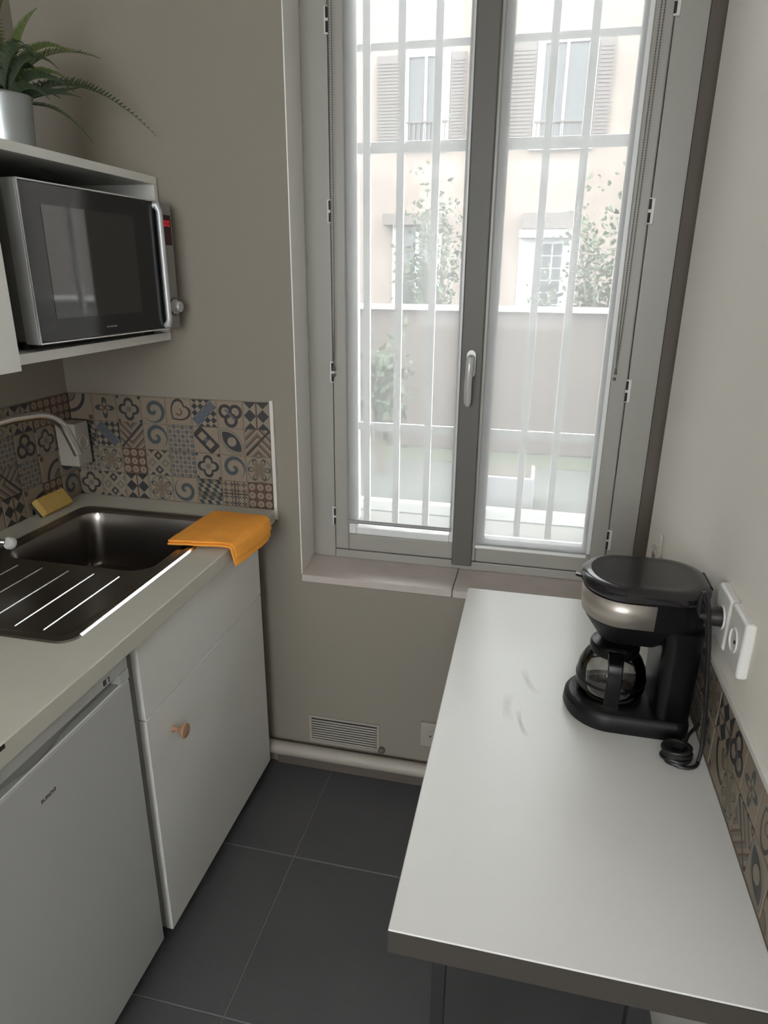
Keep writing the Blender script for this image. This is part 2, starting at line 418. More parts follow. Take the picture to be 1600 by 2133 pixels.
# roller blinds (one on each sash)
def blind(label, x0, x1, y, zb, railmat, chx, chtop, chend, group):
    r = thing('roller_blind', label, 'blind', ((x0+x1)/2, y, zb))
    r['group'] = group
    f = MB(); n = 24
    vs = []
    for i in range(n+1):
        x = x0+(x1-x0)*i/n
        col = [f.bm.verts.new((x, y+.0006*math.sin(i*.9+zi*.2), zb+(2.77-zb)*zi/30)) for zi in range(31)]
        vs.append(col)
    for i in range(n):
        for j in range(30): f.bm.faces.new((vs[i][j], vs[i+1][j], vs[i+1][j+1], vs[i][j+1]))
    f = f.build('fabric', 'sheer', r)
    rl = MB(); rl.tube([(x0, y, zb), (x1, y, zb)], .0060, 14); rl.build('bottom_rail', railmat, r)
    cs = MB(); cs.box(x0-.012, x1+.012, y-.012, y+.004, 2.765, 2.805); cs.bevel(.006, 3); cs.build('cassette', 'railw', r)
    # bead chain: a long loop of small beads
    c = MB(); pts = []
    (xt, zt), (xe, ze) = chtop, chend
    sp = .0038
    L1 = []
    nn = int((2.77-ze)/.0055)
    for s in (-1, 1):
        for k in range(nn+1):
            q = k/nn; z = ze+(2.77-ze)*q
            x = xe+(xt-xe)*(z-ze)/(zt-ze)
            wdt = sp*min(1, (1-math.exp(-q*30)))
            L1.append((x+s*wdt, FY-.022, z))
    for p in L1:
        bmesh.ops.create_uvsphere(c.bm, u_segments=5, v_segments=3, radius=.0018, matrix=Matrix.Translation(p))
    for s in (-1, 1):
        c.tube([(xe+s*sp*min(1, q*8)+(xt-xe)*((ze+(2.77-ze)*q)-ze)/(zt-ze), FY-.022, ze+(2.77-ze)*q) for q in [k/20 for k in range(21)]], .0006, 5)
    c = c.build('bead_chain', 'bead', r); c['kind'] = 'stuff'
    w = MB(); w.tube([(xe, FY-.022, ze+.004), (xe, FY-.022, ze-.012)], [.0022, .0038], 10)
    bmesh.ops.create_uvsphere(w.bm, u_segments=10, v_segments=6, radius=.0045, matrix=Matrix.Translation((xe-.001, FY-.020, ze-.024)))
    w.build('chain_clip', 'bead', r)
    return r
blind('left sheer white roller blind with a dark bottom rail stopping just above the sash edge', -.540, -.219, FY-.009, .822, 'rail', -.57, (-.567, 2.066), (-.571, 1.290), 'sheer roller blinds on the window')
blind('right sheer white roller blind with a pale bottom rail covering the whole pane', -.145, .172, FY-.009, .777, 'railw', .19, (.198, 2.062), (.192, 1.310), 'sheer roller blinds on the window')

# ------------------------------------------------------------------ outside: grille, yard, facade
gr = thing('window_grille', 'painted metal security grille of vertical and horizontal bars outside the window', 'grille', (-.17, 2.12, .60))
for x in (-.540, -.440, -.337, -.232, -.032, .068, .190):
    bx('bar', 'grille', gr, x-.011, x+.011, 2.112, 2.128, .60, 2.95, bev=.002)
for z0, z1 in ((2.60, 2.628), (2.123, 2.141), (1.868, 1.898), (1.050, 1.078), (.66, .68)):
    bx('rail', 'grille', gr, -.60, .262, 2.124, 2.134, z0, z1, bev=.002)
bx('sill_outside', 'outwall', None, -.61, .27, 1.95, 2.32, .60, .70, bev=.004)['kind'] = 'structure'
bpy.data.objects['sill_outside'].name = 'trim_2'
GZ = .28
struct('ground', 'ground', (-14, 14, 2.25, 30, GZ-.2, GZ))
gs = bx('grass_strip', 'grass', None, -9, 9, 4.62, 4.95, GZ, GZ+.004)
tag(gs, 'strip of short green grass at the foot of the garden wall outside', 'grass', kind='stuff')
kb = bx('kerb', 'coping', None, -9, 9, 3.50, 3.55, GZ-.02, GZ+.06, bev=.01); tag(kb, 'pale kerb stone line in the yard outside the window', 'kerb')
gw = thing('garden_wall', 'low brown rendered garden wall with a thin white coping seen through the blinds', 'wall', (0, 5.1, GZ))
bx('wall_body', 'gwall', gw, -9, 9, 5.0, 5.2, GZ, 1.295, bev=.01)
bx('coping', 'coping', gw, -9, 9, 4.96, 5.24, 1.295, 1.325, bev=.006)
pb = thing('planter_box', 'light grey planter box on the ground outside the right window pane', 'planter', (0, 4.0, GZ))
bx('box', 'planter', pb, -.30, .02, 3.65, 3.95, GZ, GZ+.20, bev=.01); bx('soil', 'soil', pb, -.28, .0, 3.67, 3.93, GZ+.195, GZ+.203)

fa = thing('building', 'beige rough-rendered house facade opposite with shuttered upper windows', 'building', (0, 12.2, GZ))
m = MB()
WX = [(-2.439, -1.79), (-.36, .40)]; WZ = [(3.56, 4.72), (3.50, 4.80)]
m.box(-14, 14, 12.10, 12.6, GZ, 6.3)
m.build('facade_wall', 'render', fa, False)
for (x0, x1), (z0, z1) in zip(WX, WZ):
    fw = bx('window', 'darkglass', fa, x0, x1, 12.07, 12.10, z0, z1)
    q = MB()
    for a in ((x0-.06, x0+.05, z0, z1), (x1-.05, x1+.06, z0, z1), (x0-.06, x1+.06, z1, z1+.10), (x0-.10, x1+.10, z0-.12, z0), ((x0+x1)/2-.02, (x0+x1)/2+.02, z0, z1)): q.box(a[0], a[1], 12.02, 12.09, a[2], a[3])
    q.build('window_surround', 'reveal', fw, False)
    rl = MB()
    for k in range(9): rl.box(x0+(x1-x0)*k/8-.008, x0+(x1-x0)*k/8+.008, 12.0, 12.015, z0, z0+.25)
    rl.box(x0-.05, x1+.05, 11.99, 12.02, z0+.25, z0+.28); rl.build('window_guard', 'shutter', fw, False)
    for s in (-1, 1):
        sx0, sx1 = (x0-.46, x0-.07) if s < 0 else (x1+.07, x1+.30)
        sh = MB(); sh.box(sx0, sx1, 12.03, 12.07, z0-.02, z1+.04)
        for k in range(24): sh.box(sx0+.03, sx1-.03, 12.015, 12.03, z0+.03+(z1-z0-.06)*k/24, z0+.03+(z1-z0-.06)*(k+.6)/24)
        sh.build('shutter', 'shutter', fa, False)
bx('canopy', 'lintel', fa, -.47, .32, 11.8, 12.1, 2.23, 2.47, bev=.01); bx('canopy_edge', 'extwhite', fa, -.50, .36, 11.78, 12.1, 2.10, 2.22, bev=.01)
dr = bx('door', 'extwhite', fa, -.50, .46, 12.05, 12.1, GZ, 2.10, bev=.01)
q = MB()
for i in range(2):
    for j in range(6): q.box(-.12+.17*i, .02+.17*i, 12.035, 12.05, .9+.19*j, 1.07+.19*j)
q.build('door_pane', 'darkglass', dr, False)
bx('canopy', 'lintel', fa, -2.75, -1.75, 11.8, 12.1, 2.30, 2.48, bev=.01)
ld = bx('door', 'darkglass', fa, -2.55, -1.85, 12.06, 12.1, GZ, 2.28)
q = MB()
for x in (-2.62, -2.22, -1.85): q.box(x, x+.06, 12.03, 12.09, GZ, 2.3)
q.build('door_frame', 'extwhite', ld, False)
def shrub(name, label, cx, cy, h, w, seed, n=900, mat='leafbush', group='shrubs in the yard'):
    random.seed(seed)
    r = thing(name, label, 'shrub', (cx, cy, GZ), group)
    st = MB(); tips = []
    for k in range(9):
        a = random.uniform(0, 6.28); q = random.uniform(.3, 1)
        p0 = Vector((cx, cy, GZ)); p2 = Vector((cx+w*.45*q*math.cos(a), cy+w*.3*q*math.sin(a), GZ+h*random.uniform(.65, 1)))
        p1 = (p0+p2)/2+Vector((0, 0, h*.12)); st.tube([p0, p1, p2], [.022, .014, .006], 6); tips += [p1, p2]
    st.build('stems', 'twig', r)
    lf = MB()
    for k in range(n):
        t_ = random.choice(tips); c = t_+Vector((random.gauss(0, w*.17), random.gauss(0, w*.12), random.gauss(0, h*.13)))
        if c.z < GZ+.05: continue
        e = Euler((random.uniform(0, 6.28), random.uniform(0, 6.28), random.uniform(0, 6.28))).to_matrix(); L_ = random.uniform(.03, .07)
        vs = [lf.bm.verts.new(c+e@Vector(v)*L_) for v in ((0, 0, 0), (.35, .5, .1), (0, 1.2, 0), (-.35, .5, .1))]
        lf.bm.faces.new(vs)
    o = lf.build('foliage', mat, r, False, recalc=False); o['kind'] = 'stuff'
    return r
shrub('shrub', 'tall grey-green bushy shrub in front of the dark doorway behind the left pane', -1.15, 7.0, 1.75, .62, 1, 1500)
shrub('shrub', 'leafy shrub behind the right edge of the right pane', .48, 7.0, 1.80, .62, 2, 1300)
shrub('shrub', 'small leafy shrub just beyond the coping in front of the white door', -.02, 6.2, 1.12, .26, 3, 260)
shrub('shrub', 'low rounded shrub on the ground in front of the garden wall, left pane', -1.0, 4.25, .80, .36, 4, 600)

# ------------------------------------------------------------------ patterned wall tiles
CR = (.245, .20, .15); DK = (.016, .018, .024); GN = (.028, .050, .048); BR = (.088, .038, .025); SL = (.08, .095, .12); TN = (.155, .11, .075); GR = (.125, .128, .108)
def motif(idx):
    t = T('tile_motif_%s' % 'abcdefghijklmnopq'[idx]); xyz, ov = t.coords('Object')
    x = xyz[0]/.038; y = xyz[2]/.038
    r2 = x*x+y*y; r = r2.sqrt(); th = t.math('ARCTAN2', y, x)
    u = (x+y)*.7071; v = (x-y)*.7071
    base, layers = CR, []
    def lay(mask, col): layers.append((mask, col))
    if idx == 0:
        a = (x*1.0).pp(1.0)-.5; b = ((y+.0).pp(1.0)-.5)
        lay(((b.abs()-a.abs()) > .02), DK); lay(((x.abs()*1.0 < .06)), BR)
    elif idx == 1:
        for cx, cy in ((-.05, .42), (.38, -.22), (-.42, -.22)):
            d = ((x-cx)*(x-cx)+(y-cy)*(y-cy)).sqrt(); lay(((d-.42).abs() < .12), DK)
        lay((u.abs() < .08)*(v.abs() < .55), SL)
    elif idx == 2:
        a = ((x*2).pp(1)-.5).abs(); b = ((y*2).pp(1)-.5).abs(); lay((b > a)*(v.abs() > .25), DK)
        lay((v.abs()-.0).mx(u.abs()-.75) < .30, SL)
    elif idx == 3:
        def hrt(k):
            X_ = v/k; Y_ = (u+.08)/k; a = X_*X_+Y_*Y_-1; return (a*a*a-X_*X_*Y_*Y_*Y_) < 0
        lay(hrt(.74), DK); lay(hrt(.60), CR); lay(((r-.24).abs() < .05)*(v > -.1), BR)
    elif idx == 4:
        q = (th*2).cos().abs()*.32+.45
        lay(((r-q).abs() < .12), DK); lay((r < .22), GR); lay(((x.abs().mn(y.abs())) > .8), DK)
    elif idx == 5:
        s = (th+r*8.0).sin(); lay((s > .2)*(r < .95), SL); lay((s > .8)*(r < .95), GN)
    elif idx == 6:
        s = (x*9).sin()*(y*9).sin(); lay(s > .25, SL); lay(s < -.55, TN)
    elif idx == 7:
        d = (v.abs()).mx(u.abs()-.55); lay(d < .50, DK); lay(((v.abs()).mx((u.abs()-.42).abs())) < .27, CR); lay((v.abs() < .16)*(u.abs() < .16), SL)
    elif idx == 8:
        a = ((u*u)+(v-.75)*(v-.75)).sqrt(); b = ((u*u)+(v+.75)*(v+.75)).sqrt()
        lay(a.mx(b) < 1.28, DK); lay(r < .36, CR); lay(((a.mx(b)-1.42).abs() < .04), GR)
    elif idx == 9:
        s = ((x.abs()+y)*1.6).fr(); lay(s < .35, GR); lay((s > .75), BR); lay((((x-y)*1.2).abs() < .14), DK)
    elif idx == 10:
        a = (u*1.25+0.0).pp(1.0)-.5; b = (v*1.25+.0).pp(1.0)-.5; d = a.abs().mx(b.abs())
        lay(((d-.24).abs() < .09)*((u*v) < .0), DK); lay(((d-.24).abs() < .07)*((u*v) > .0), GR)
    elif idx == 11:
        q = (th*4).cos()*.28+.55; lay(r < q, GN); lay(r < q*.55, CR); lay(r < .14, BR)
    elif idx == 12:
        a = ((x+y*.5)*1.5).fr() > .5; b = (y*1.5).fr() > .5; s = (a-b).abs(); lay(s > .5, GN); lay((s > .5)*((x*.75).fr() > .5), DK); lay((s < .5)*((y*.75).fr() > .6), TN)
    elif idx == 13:
        a = (x*2.0).pp(1.0)-.5; b = (y*2.0).pp(1.0)-.5; q = (a*a+b*b).sqrt(); tt = t.math('ARCTAN2', b, a)
        lay(q < (tt*4).cos()*.14+.27, DK); lay((x.abs() < .05).mx(y.abs() < .05), DK); lay(q < .09, CR)
    elif idx == 14:
        a = (x*1.5+.5).pp(1.0)-.5; b = (y*1.5+.5).pp(1.0)-.5; q = (a*a+b*b).sqrt(); base = BR; lay(q < .40, CR); lay(q < .14, TN)
    elif idx == 15:
        d = ((x+1)*(x+1)+(y+1)*(y+1)).sqrt(); lay(((d-1.35).abs() < .13), DK); lay((d < .6), TN); lay(((d-.6).abs() < .06), GN); lay((((u-1.1).abs()+v.abs()) < .25), BR)
    elif idx == 16:
        q = (th*3).sin().abs()*.75+.12; lay(((r-q).abs() < .07), DK); lay((r < q-.2), TN); lay(((r-.95).abs() < .05), GR)
    cur = base
    for mk, col in layers: cur = t.mix(mk, cur, col)
    nz = t.noise(38, 4, ov); nz2 = t.noise(160, 2, ov)
    if isinstance(cur, tuple): cur = t.mix(0., cur, cur)
    hs = t.mix((nz*.55+nz2*.25).mn(1), cur, TN if idx % 2 else GR)
    mixn = t.n('ShaderNodeMix', data_type='RGBA'); mixn.inputs[0].default_value = .72
    t.nt.links.new(hs, mixn.inputs[6]); t.nt.links.new(cur, mixn.inputs[7])
    t.nt.links.new(mixn.outputs[2], t.b.inputs['Base Color']); t.b.inputs['Roughness'].default_value = .45
    return t.m
MOT = [motif(i) for i in range(17)]
MNAME = ['black hourglass triangle tile', 'black interlaced clover tile', 'slate diagonal bar tile', 'dark heart outline tile', 'brown quatrefoil tile', 'grey scroll tile', 'small scale pattern tile',
         'black capsule with two squares tile', 'dark leaf with pale centre tile', 'grey chevron tile', 'black diamond ring tile', 'green eight-petal star tile', 'green and black block tile', 'black lattice flower tile', 'brown tile with cream circles', 'dark quarter arc tile', 'dark petal curve tile']
tm = []
for i in range(17):
    m = MB(); m.box(-.038, .038, -.0032, .004, -.038, .038); m.bevel(.0010, 1); bm = m.bm
    me = bpy.data.meshes.new('tile'); bm.normal_update(); bm.to_mesh(me); bm.free(); me.materials.append(MOT[i]); tm.append(me)
def wtile(parent, idx, loc, rz, k):
    o = bpy.data.objects.new('tile', tm[idx]); C.objects.link(o); o.parent = parent
    o.matrix_basis = Matrix.Translation(loc) @ Matrix.Rotation(rz, 4, 'Z') @ Matrix.Rotation(k*math.pi/2, 4, 'Y')
    o['label'] = MNAME[idx]
PX = .0790; PZ = .0775; TZ0 = .893; TZT = TZ0+4*PZ
rows = [[0, 1, 2, 3, 5, 4, 11, 15], [9, 8, 7, 6, 5, 9, 2, 12], [16, 5, 4, 6, 10, 14, 16, 6], [14, 13, 12, 5, 16, 0, 10, 4]]
rots = [[0, 2, 0, 0, 1, 0, 0, 1], [0, 1, 1, 0, 0, 2, 1, 0], [1, 0, 0, 0, 0, 0, 1, 0], [0, 0, 0, 2, 0, 0, 0, 0]]
bx('grout_bed', 'grout', wb, XL, -.7165, YB-.0035, YB+.001, TZ0-.01, TZT+.001, smooth=False)
for r in range(4):
    for c in range(8):
        wtile(wb, rows[r][c], (-.7165-PX*(c+.5), YB-.003, TZT-PZ*(r+.5)), 0, rots[r][c])
bx('tile_trim', 'trim', wb, -.7165, -.7055, YB-.009, YB+.001, TZ0-.03, TZT+.006, bev=.002)
wl = bpy.data.objects['wall_left']
bx('grout_bed', 'grout', wl, XL-.001, XL+.0035, .45, YB-.004, TZ0-.01, TZT+.001, smooth=False)
random.seed(11)
for c in range(16):
    for r in range(4):
        i = random.randrange(17)
        if (c, r) in ((1, 2), (2, 3), (5, 2)): i = 15
        if (c, r) == (6, 1): i = 1
        wtile(wl, i, (XL+.003, YB-.007-PX*(c+.5), TZT-PZ*(r+.5)), math.pi/2, random.randrange(4))
TT = .711
random.seed(21)
gb = MB(); poly = [(rwx(y)[0]-.0035, y) for y in (1.725, 1.55, 1.38, 1.22, 1.0, .3)]
gb.prism(poly+[(x+.005, y) for x, y in reversed(poly)], TT-.03, TT+.167); gb.build('grout_bed', 'grout', wr, False)
tr_ = MB(); poly = [(rwx(y)[0]-.0085, y) for y in (1.725, 1.55, 1.38, 1.22, 1.0, .3)]
tr_.prism(poly+[(x+.010, y) for x, y in reversed(poly)], TT+.166, TT+.178); tr_.bevel(.002, 2); tr_.build('tile_trim', 'trim', wr)
for c in range(18):
    y = 1.722-PX*(c+.5); x, a = rwx(y)
    for r in range(2):
        i = random.choice([0, 1, 3, 4, 5, 7, 8, 9, 11, 13, 15, 16])
        wtile(wr, i, (x-.003, y, TT+.006+.0795*(r+.5)), -math.pi/2+a, random.randrange(4))

# ------------------------------------------------------------------ left worktop, sink, cabinets
CT = .893; CB = .855; CX = -.715
SX0, SX1, SY0, SY1 = -1.264, -.797, .925, 1.620
wt = MB()
for a in ((XL+.001, SX0+.02, -.3, 1.722), (SX1-.02, CX, -.3, 1.722), (SX0+.02, SX1-.02, -.3, SY0+.02), (SX0+.02, SX1-.02, SY1-.02, 1.722)):
    wt.box(a[0], a[1], a[2], a[3], CB, CT)
bmesh.ops.remove_doubles(wt.bm, verts=wt.bm.verts[:], dist=1e-5)
# soften the long front edge
wt.bm.normal_update()
ed = [e for e in wt.bm.edges if all(abs(v.co.x-CX) < 1e-4 for v in e.verts) and abs(e.verts[0].co.y-e.verts[1].co.y) > .2]
bmesh.ops.bevel(wt.bm, geom=ed, offset=.003, segments=3, affect='EDGES', profile=.5)
wt = wt.build('worktop', 'worktop', None); tag(wt, 'long pale grey laminate kitchen worktop along the left wall holding the sink', 'worktop')

sk = thing('sink', 'inset stainless steel sink with rectangular basin and ridged draining board', 'sink', ((SX0+SX1)/2, (SY0+SY1)/2, CT))
def rr(x, y, x0, x1, y0, y1, r):
    cx, cy = (x0+x1)/2, (y0+y1)/2
    qx, qy = abs(x-cx)-(x1-x0)/2+r, abs(y-cy)-(y1-y0)/2+r
    return math.hypot(max(qx, 0), max(qy, 0))+min(max(qx, qy), 0)-r
def sst(a, b, x):
    t_ = min(1, max(0, (x-a)/(b-a))); return t_*t_*(3-2*t_)
def sinkz(x, y):
    z = CT+.0035
    do = rr(x, y, SX0, SX1, SY0, SY1, .035); z -= .0032*sst(-.004, 0, do)
    d2 = rr(x, y, SX0+.020, SX1-.020, SY0+.020, SY1-.018, .030); z -= .0035*sst(.003, -.004, d2)
    d3 = rr(x, y, -1.222, -.842, 1.248, 1.578, .050)
    z -= .008*sst(.012, 0, d3)*0 + .150*sst(.004, -.020, d3) + .012*sst(-.02, -.12, d3)
    return z
NX, NY = 134, 196; b = MB(); G = []
for i in range(NX+1):
    col = []
    for j in range(NY+1):
        x = SX0+(SX1-SX0)*i/NX; y = SY0+(SY1-SY0)*j/NY
        cx = min(max(x, SX0+.035), SX1-.035); cy = min(max(y, SY0+.035), SY1-.035)
        if cx != x and cy != y:
            dx, dy = x-cx, y-cy; L_ = math.hypot(dx, dy); mxx = max(abs(dx), abs(dy)); k = mxx/L_; x, y = cx+dx*k, cy+dy*k
        col.append(b.bm.verts.new((x, y, sinkz(x, y))))
    G.append(col)
for i in range(NX):
    for j in range(NY): b.bm.faces.new((G[i][j], G[i+1][j], G[i+1][j+1], G[i][j+1]))
bo = b.build('bowl_and_drainer', 'steel', sk, True, recalc=False)
for p in bo.data.polygons: p.use_smooth = True
for x in (-.883, -.947, -1.013, -1.082, -1.147):
    q = MB(); zz = CT-.0036
    a = [(x-.0036, zz), (x, zz+.0052), (x+.0048, zz)]
    A_ = [q.bm.verts.new((px_, .964, pz_)) for px_, pz_ in a]; B_ = [q.bm.verts.new((px_, 1.210, pz_)) for px_, pz_ in a]
    t0 = q.bm.verts.new((x, .956, zz)); t1 = q.bm.verts.new((x, 1.218, zz))
    for k in range(3):
        q.bm.faces.new((A_[k], A_[(k+1) % 3], B_[(k+1) % 3], B_[k])); q.bm.faces.new((A_[k], t0, A_[(k+1) % 3])); q.bm.faces.new((B_[k], B_[(k+1) % 3], t1))
    q.build('ridge', 'steel_highlight', sk, False)
q = MB(); q.prism([(0, 0), (.0052, 0), (.0012, .0046), (0, .0046)], 0, SY1-SY0-.070, Matrix.Translation((SX1-.0046, SY1-.035, CT+.0006)) @ Matrix.Rotation(math.radians(90), 4, 'X')); q.build('rolled_edge', 'steel_highlight', sk, False)
dn = MB(); dn.lathe([(0, .004), (.020, .004), (.024, .006), (.038, .006), (.042, .003), (.042, 0)], 32, Matrix.Translation((-1.03, 1.41, CT-.158-.006))); dn.build('drain', 'chrome', sk)

# tap
tp = thing('kitchen_tap', 'arched chrome mixer tap with a round-ended side lever behind the sink', 'tap', (-1.233, 1.215, CT+.003))
q = MB(); tx, ty = -1.215, 1.135
q.lathe([(.027, 0), (.027, .006), (.022, .012), (.021, .07), (.023, .075), (.023, .105), (.016, .115), (0, .116)], 28, Matrix.Translation((tx, ty, CT+.0045)), capb=True)
q.build('body', 'chrome', tp)
import itertools
def bez(ps, n=28):
    out = []
    for i in range(n+1):
        t_ = i/n; q_ = [Vector(p) for p in ps]
        while len(q_) > 1: q_ = [a.lerp(b_, t_) for a, b_ in zip(q_, q_[1:])]
        out.append(q_[0])
    return out
spt = [Vector((tx, ty, CT+.11)), Vector((tx, ty, CT+.20)), Vector((tx+.001, ty+.002, CT+.262))]
spt += bez([(tx+.001, ty+.002, CT+.262), (tx+.003, ty+.008, CT+.303), (tx+.012, ty+.040, CT+.312)], 8)[1:]
spt += [Vector((-1.187, 1.225, 1.213)), Vector((-1.165, 1.290, 1.219)), Vector((-1.150, 1.335, 1.218))]
spt += bez([(-1.150, 1.335, 1.218), (-1.132, 1.392, 1.217), (-1.124, 1.412, 1.172)], 10)[1:]
spt += [Vector((-1.119, 1.424, 1.135)), Vector((-1.115, 1.433, 1.105))]
q = MB(); q.tube(spt, .0105, 18); q.build('spout', 'chrome', tp)
q = MB(); q.tube([(tx, ty, CT+.090), (tx+.045, ty+.010, CT+.086), (tx+.088, ty+.030, CT+.078)], [.007, .006, .006], 12)
lev = q.build('lever', 'chrome', tp)
q = MB(); q.lathe([(0, -.008), (.012, -.008), (.0145, -.004), (.0145, .004), (.012, .008), (0, .008)], 24, Matrix.Translation((tx+.098, ty+.034, CT+.075)) @ Matrix.Rotation(math.radians(-20), 4, 'Z') @ Matrix.Rotation(math.radians(62), 4, 'X')); q.build('lever_cap', 'tapknob', lev)
q = MB(); q.tube([(tx-.015, ty+.06, CT+.150), (tx-.005, ty+.075, CT+.006)], .0025, 10); q.build('plug_rod', 'chrome', tp)

# socket block in the corner, sponge, towel
so = thing('wall_socket', 'beige surface-mounted socket block in the tiled corner behind the tap', 'socket', (-1.315, 1.68, .99))
bx('housing', 'beige', so, XL+.0045, -1.283, 1.648, 1.712, 1.000, 1.128, bev=.006)
q = MB(); q.lathe([(.020, 0), (.020, .003), (.017, .003), (.016, -.002), (0, -.002)], 24, Matrix.Translation((-1.283, 1.680, 1.07)) @ Matrix.Rotation(math.radians(90), 4, 'Y')); q.build('socket_face', 'beige', so)
sg = thing('sponge', 'yellow kitchen sponge with a dark scourer leaning against the tiles left of the sink', 'sponge', (-1.30, 1.56, CT))
mt = Matrix.Translation((-1.318, 1.560, CT+.022)) @ Matrix.Rotation(math.radians(-38), 4, 'Y')
q = MB(); q.box(-.010, .012, -.058, .058, -.022, .030, mt); q.bevel(.005, 3); q.build('foam', 'sponge', sg)
mt2 = mt
q = MB(); q.box(.0122, .017, -.058, .058, -.022, .030, mt2); q.bevel(.002, 2)
q.bm.free()
q = MB(); q.box(-.016, -.0102, -.058, .058, -.022, .030, mt); q.bevel(.002, 2); q.build('scourer', 'scour', sg)

tw = thing('cleaning_cloth', 'folded orange microfibre cloth draped over the far front corner of the sink worktop', 'cloth', (-.78, 1.50, CT))
def cloth(name, dz, off, hang, ysh, seed, w0, w1):
    m = MB(); nu, nv = 44, 40; g = []
    for i in range(nu+1):
        col = []; s = i/nu
        for j in range(nv+1):
            t_ = j/nv
            flat = .150 + .012*math.sin(t_*3); tot = flat+hang*(1-.10*t_)
            d = s*tot
            x0 = -.868+.010*t_+w0
            yv = (1.395+ysh)+(1.625-1.395-2*ysh*.3)*t_ + .020*s*(1-t_)
            if d < flat: x = x0+d; z = CT+.0125+dz
            else:
                e = d-flat; R_ = .010+dz*.6
                a = min(e/R_, math.pi/2*.93); x = x0+flat+.002+R_*math.sin(a); z = CT+.0125+dz-R_*(1-math.cos(a))
                rest = max(0, e-R_*math.pi/2*.93); x += rest*.10; z -= rest*.99
            # sag a little over the bowl, wrinkle the surface
            p = Vector((x*9, yv*9, seed))
            nz_ = noise.noise(p*1.6)*.0035+noise.noise(p*4)*.0012
            if d < flat: z = max(z+nz_*.8 + .006*math.sin(t_*math.pi)*math.sin(s*3.0), CT+.0115+dz*.9)
            else: x += abs(nz_)*1.2 + .004*math.sin(t_*5+seed)**2
            yv += noise.noise(Vector((s*4, seed, t_*2)))*.006
            col.append(m.bm.verts.new((x, yv, z)))
        g.append(col)
    for i in range(nu):
        for j in range(nv): m.bm.faces.new((g[i][j], g[i+1][j], g[i+1][j+1], g[i][j+1]))
    o = m.build(name, 'towel', tw, True, recalc=False)
    sd = o.modifiers.new('thickness', 'SOLIDIFY'); sd.thickness = .0055; sd.offset = -1
    bv = o.modifiers.new('round', 'BEVEL'); bv.width = .002; bv.segments = 2; bv.limit_method = 'ANGLE'; bv.angle_limit = math.radians(50)
    return o
cloth('lower_fold', 0.0, 0, .062, .0, 4.2, .0, 0)
cloth('upper_fold', .0065, 0, .052, .004, 4.2, .0, 0)

# base cabinet
cb = thing('base_cabinet', 'white base cabinet with a plain drawer front and a wooden-knobbed door under the sink', 'cabinet', (-1.0, 1.36, 0))
FX = -.745; CY0, CY1 = 1.042, 1.660
q = MB(); q.box(XL+.03, FX-.020, CY0+.006, CY0+.024, .056, CB-.001); q.box(XL+.03, FX-.020, CY1-.020, CY1-.002, .056, CB-.001); q.box(XL+.03, FX-.020, CY0+.024, CY1-.02, .056, .074)
q.box(XL+.03, XL+.04, CY0+.024, CY1-.02, .074, .73); q.box(FX-.06, FX-.020, CY0+.024, CY1-.02, .835, CB-.001); q.build('carcass', 'cabinet_edge', cb, False)
bx('drawer_front', 'cabinet', cb, FX-.018, FX, CY0+.004, CY1, .650, .838, bev=.0015)
dd = bx('door', 'cabinet', cb, FX-.018, FX, CY0+.004, CY1, .056, .6465, bev=.0015)
q = MB(); q.lathe([(0, 0), (.008, 0), (.006, .006), (.0055, .014), (.010, .020), (.0165, .025), (.018, .029), (.0165, .033), (.009, .036), (0, .0365)], 28, Matrix.Translation((FX, 1.140, .562)) @ Matrix.Rotation(math.radians(90), 4, 'Y')); q.build('knob', 'wood', dd)
for x in (-1.25, -.83):
    for y in (CY0+.06, CY1-.06):
        q = MB(); q.tube([(x, y, 0), (x, y, .056)], .018, 14); q.build('leg', 'blackm', cb)
# fridge
fr = thing('under_counter_fridge', 'white under-counter fridge with a recessed handle slot left of the sink cabinet', 'fridge', (-1.0, .76, 0))
y0, y1 = .462, 1.012
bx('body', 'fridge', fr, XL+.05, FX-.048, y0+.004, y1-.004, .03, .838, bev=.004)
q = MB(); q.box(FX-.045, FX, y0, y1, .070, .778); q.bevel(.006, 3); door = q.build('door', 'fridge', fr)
# top strip of the door with the handle slot
q = MB(); q.box(FX-.045, FX-.001, y0, y1, .803, .827); q.bevel(.002, 2); q.build('door_top_strip', 'fridge_top', fr)
for a0, a1 in ((y1-.030, y1), (y0, y0+.03)): bx('slot_end', 'fridge_top', fr, FX-.045, FX, a0, a1, .7785, .802, bev=.002)
q = MB()
n = 24
poly = [(FX-.045, y0+.03), (FX-.045, y1-.03)]
inner = [(FX-.022+.016*math.sin(math.pi*max(0, min(1, (k/n-.22)/.45)))**2*1.0, y1-.03-(y1-y0-.06)*k/n) for k in range(n+1)]
q.prism(poly+inner, .7785, .8025); q.build('handle_slot', 'recess', fr)
q = MB(); q.tube([(FX-.002, y0+.02, .7795), (FX-.002, y1-.026, .7795)], .0022, 10); q.build('slot_lip', 'sash_edge', fr)
q = MB(); q.box(FX-.001, FX+.0006, .945, .952, .809, .819); q.box(FX-.001, FX+.0006, .934, .945, .809, .819); lb = q.build('rating_label', 'print', fr, False)
bx('label_patch', 'fridge_top', lb, FX+.0004, FX+.0010, .9415, .9475, .8085, .8195, smooth=False)
